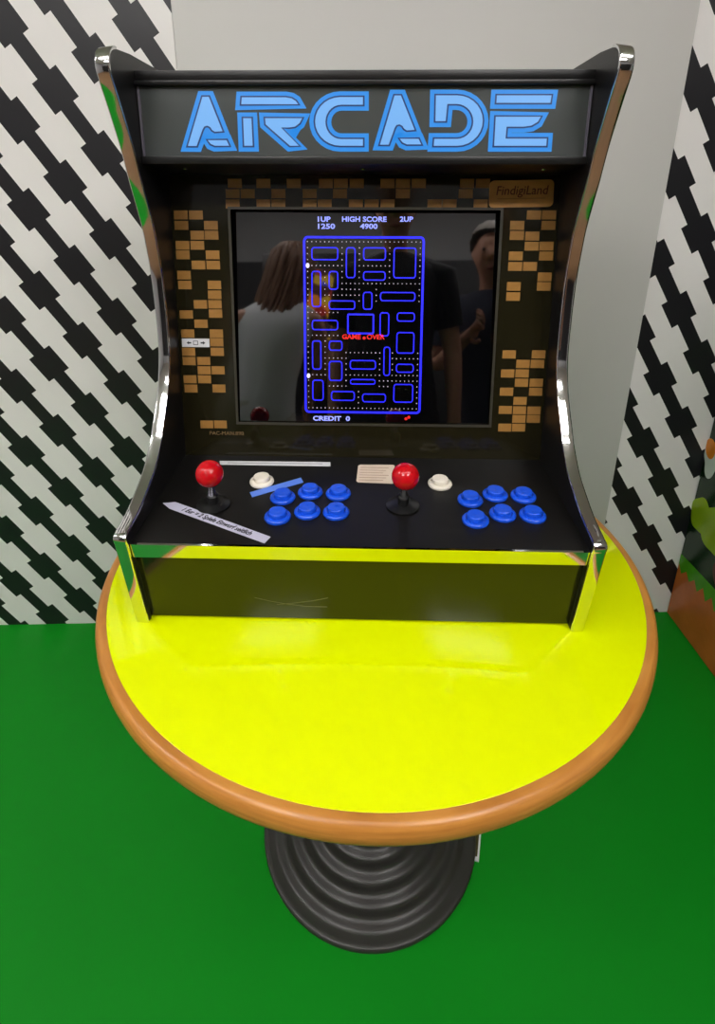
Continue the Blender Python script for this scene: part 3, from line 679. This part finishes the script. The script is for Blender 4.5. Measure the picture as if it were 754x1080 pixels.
    for s_ in (-1, 1):
        bm = bmesh.new(); bmesh.ops.create_uvsphere(bm, u_segments=12, v_segments=8, radius=.0095)
        q = up_(s_ * .030, .094 + bow * .08, 1.628); frombm('eye', bm, mat('eye_dark', (40, 30, 26), .3), e, True, loc=q)
    return e
short_hair = 'short'
person((-.50, -.46, 0), pi - .15, 'person in a white sleeveless top with long brown hair, turned to the lit machine', mat('white_cotton', (226, 228, 232), .8), mat('pale_trousers', (206, 202, 196), .8), mat('brown_hair', (122, 84, 58), .55, noise=.35, nscale=60), None, bow=.22, lean=-.17, sleeve=False,
       armR=((.17, .10, 1.12), (.10, .30, 1.0)), armL=((-.27, .10, 1.14), (-.22, .30, 1.0))).scale = (.96, .96, .96)
person((.50, -.74, 0), .12, 'person in a navy shirt with grey hair and one hand raised', mat('navy_cotton', (26, 30, 50), .8), mat('dark_trousers', (26, 26, 30), .8), mat('grey_hair', (176, 168, 160), .6, noise=.3, nscale=60), short_hair, bow=.08,
       armL=((-.24, .05, 1.12), (-.10, .22, 1.24)), curl=1.15).scale = (1.0, 1.0, 1.0)
person((.07, -.40, 0), .0, 'person in a black shirt standing right behind the viewpoint', mat('black_cotton', (14, 14, 16), .85), mat('black_trousers', (18, 18, 20), .85), mat('dark_hair', (34, 26, 20), .6), short_hair, bow=.05).scale = (1.0, 1.0, 1.06)
pm = tag(empty('pinball_machine', (-.53, -2.02, 0), .0), 'lit pinball machine behind the viewer with a colourful back box', 'pinball machine')
box('cabinet_body', -.29, .29, .0, 1.0, .55, .85, mat('machine_black', (20, 18, 20), .4), pm, bev=.01)
for x in (-.26, .26):
    for y in (.05, .95): box('leg', x - .025, x + .025, y - .025, y + .025, 0, .55, M_steel, pm)
box('back_box', -.33, .33, -.08, .12, .85, 1.95, MATS['machine_black'], pm, bev=.01)
def lit_art():
    m = bpy.data.materials.new('lit_back_glass'); m.use_nodes = True; nt = m.node_tree; b = nt.nodes['Principled BSDF']
    v = nt.nodes.new('ShaderNodeTexVoronoi'); v.inputs['Scale'].default_value = 14
    r = nt.nodes.new('ShaderNodeValToRGB'); r.color_ramp.interpolation = 'CONSTANT'
    for p, c in ((0, (160, 30, 16)), (.25, (220, 120, 20)), (.45, (60, 10, 10)), (.6, (30, 60, 220)), (.72, (200, 160, 30)), (.85, (30, 20, 20))):
        e_ = r.color_ramp.elements.new(p) if p else r.color_ramp.elements[0]; e_.color = lin(c) + (1,)
    tc = nt.nodes.new('ShaderNodeTexCoord'); nt.links.new(tc.outputs['Object'], v.inputs['Vector']); sep = nt.nodes.new('ShaderNodeSeparateColor')
    nt.links.new(v.outputs['Color'], sep.inputs[0]); nt.links.new(sep.outputs[0], r.inputs['Fac'])
    nt.links.new(r.outputs['Color'], b.inputs['Emission Color']); b.inputs['Emission Strength'].default_value = 2.6; b.inputs['Base Color'].default_value = (.02, .02, .02, 1)
    return m
box('back_glass', -.26, .22, .12, .126, 1.36, 1.84, lit_art(), pm)
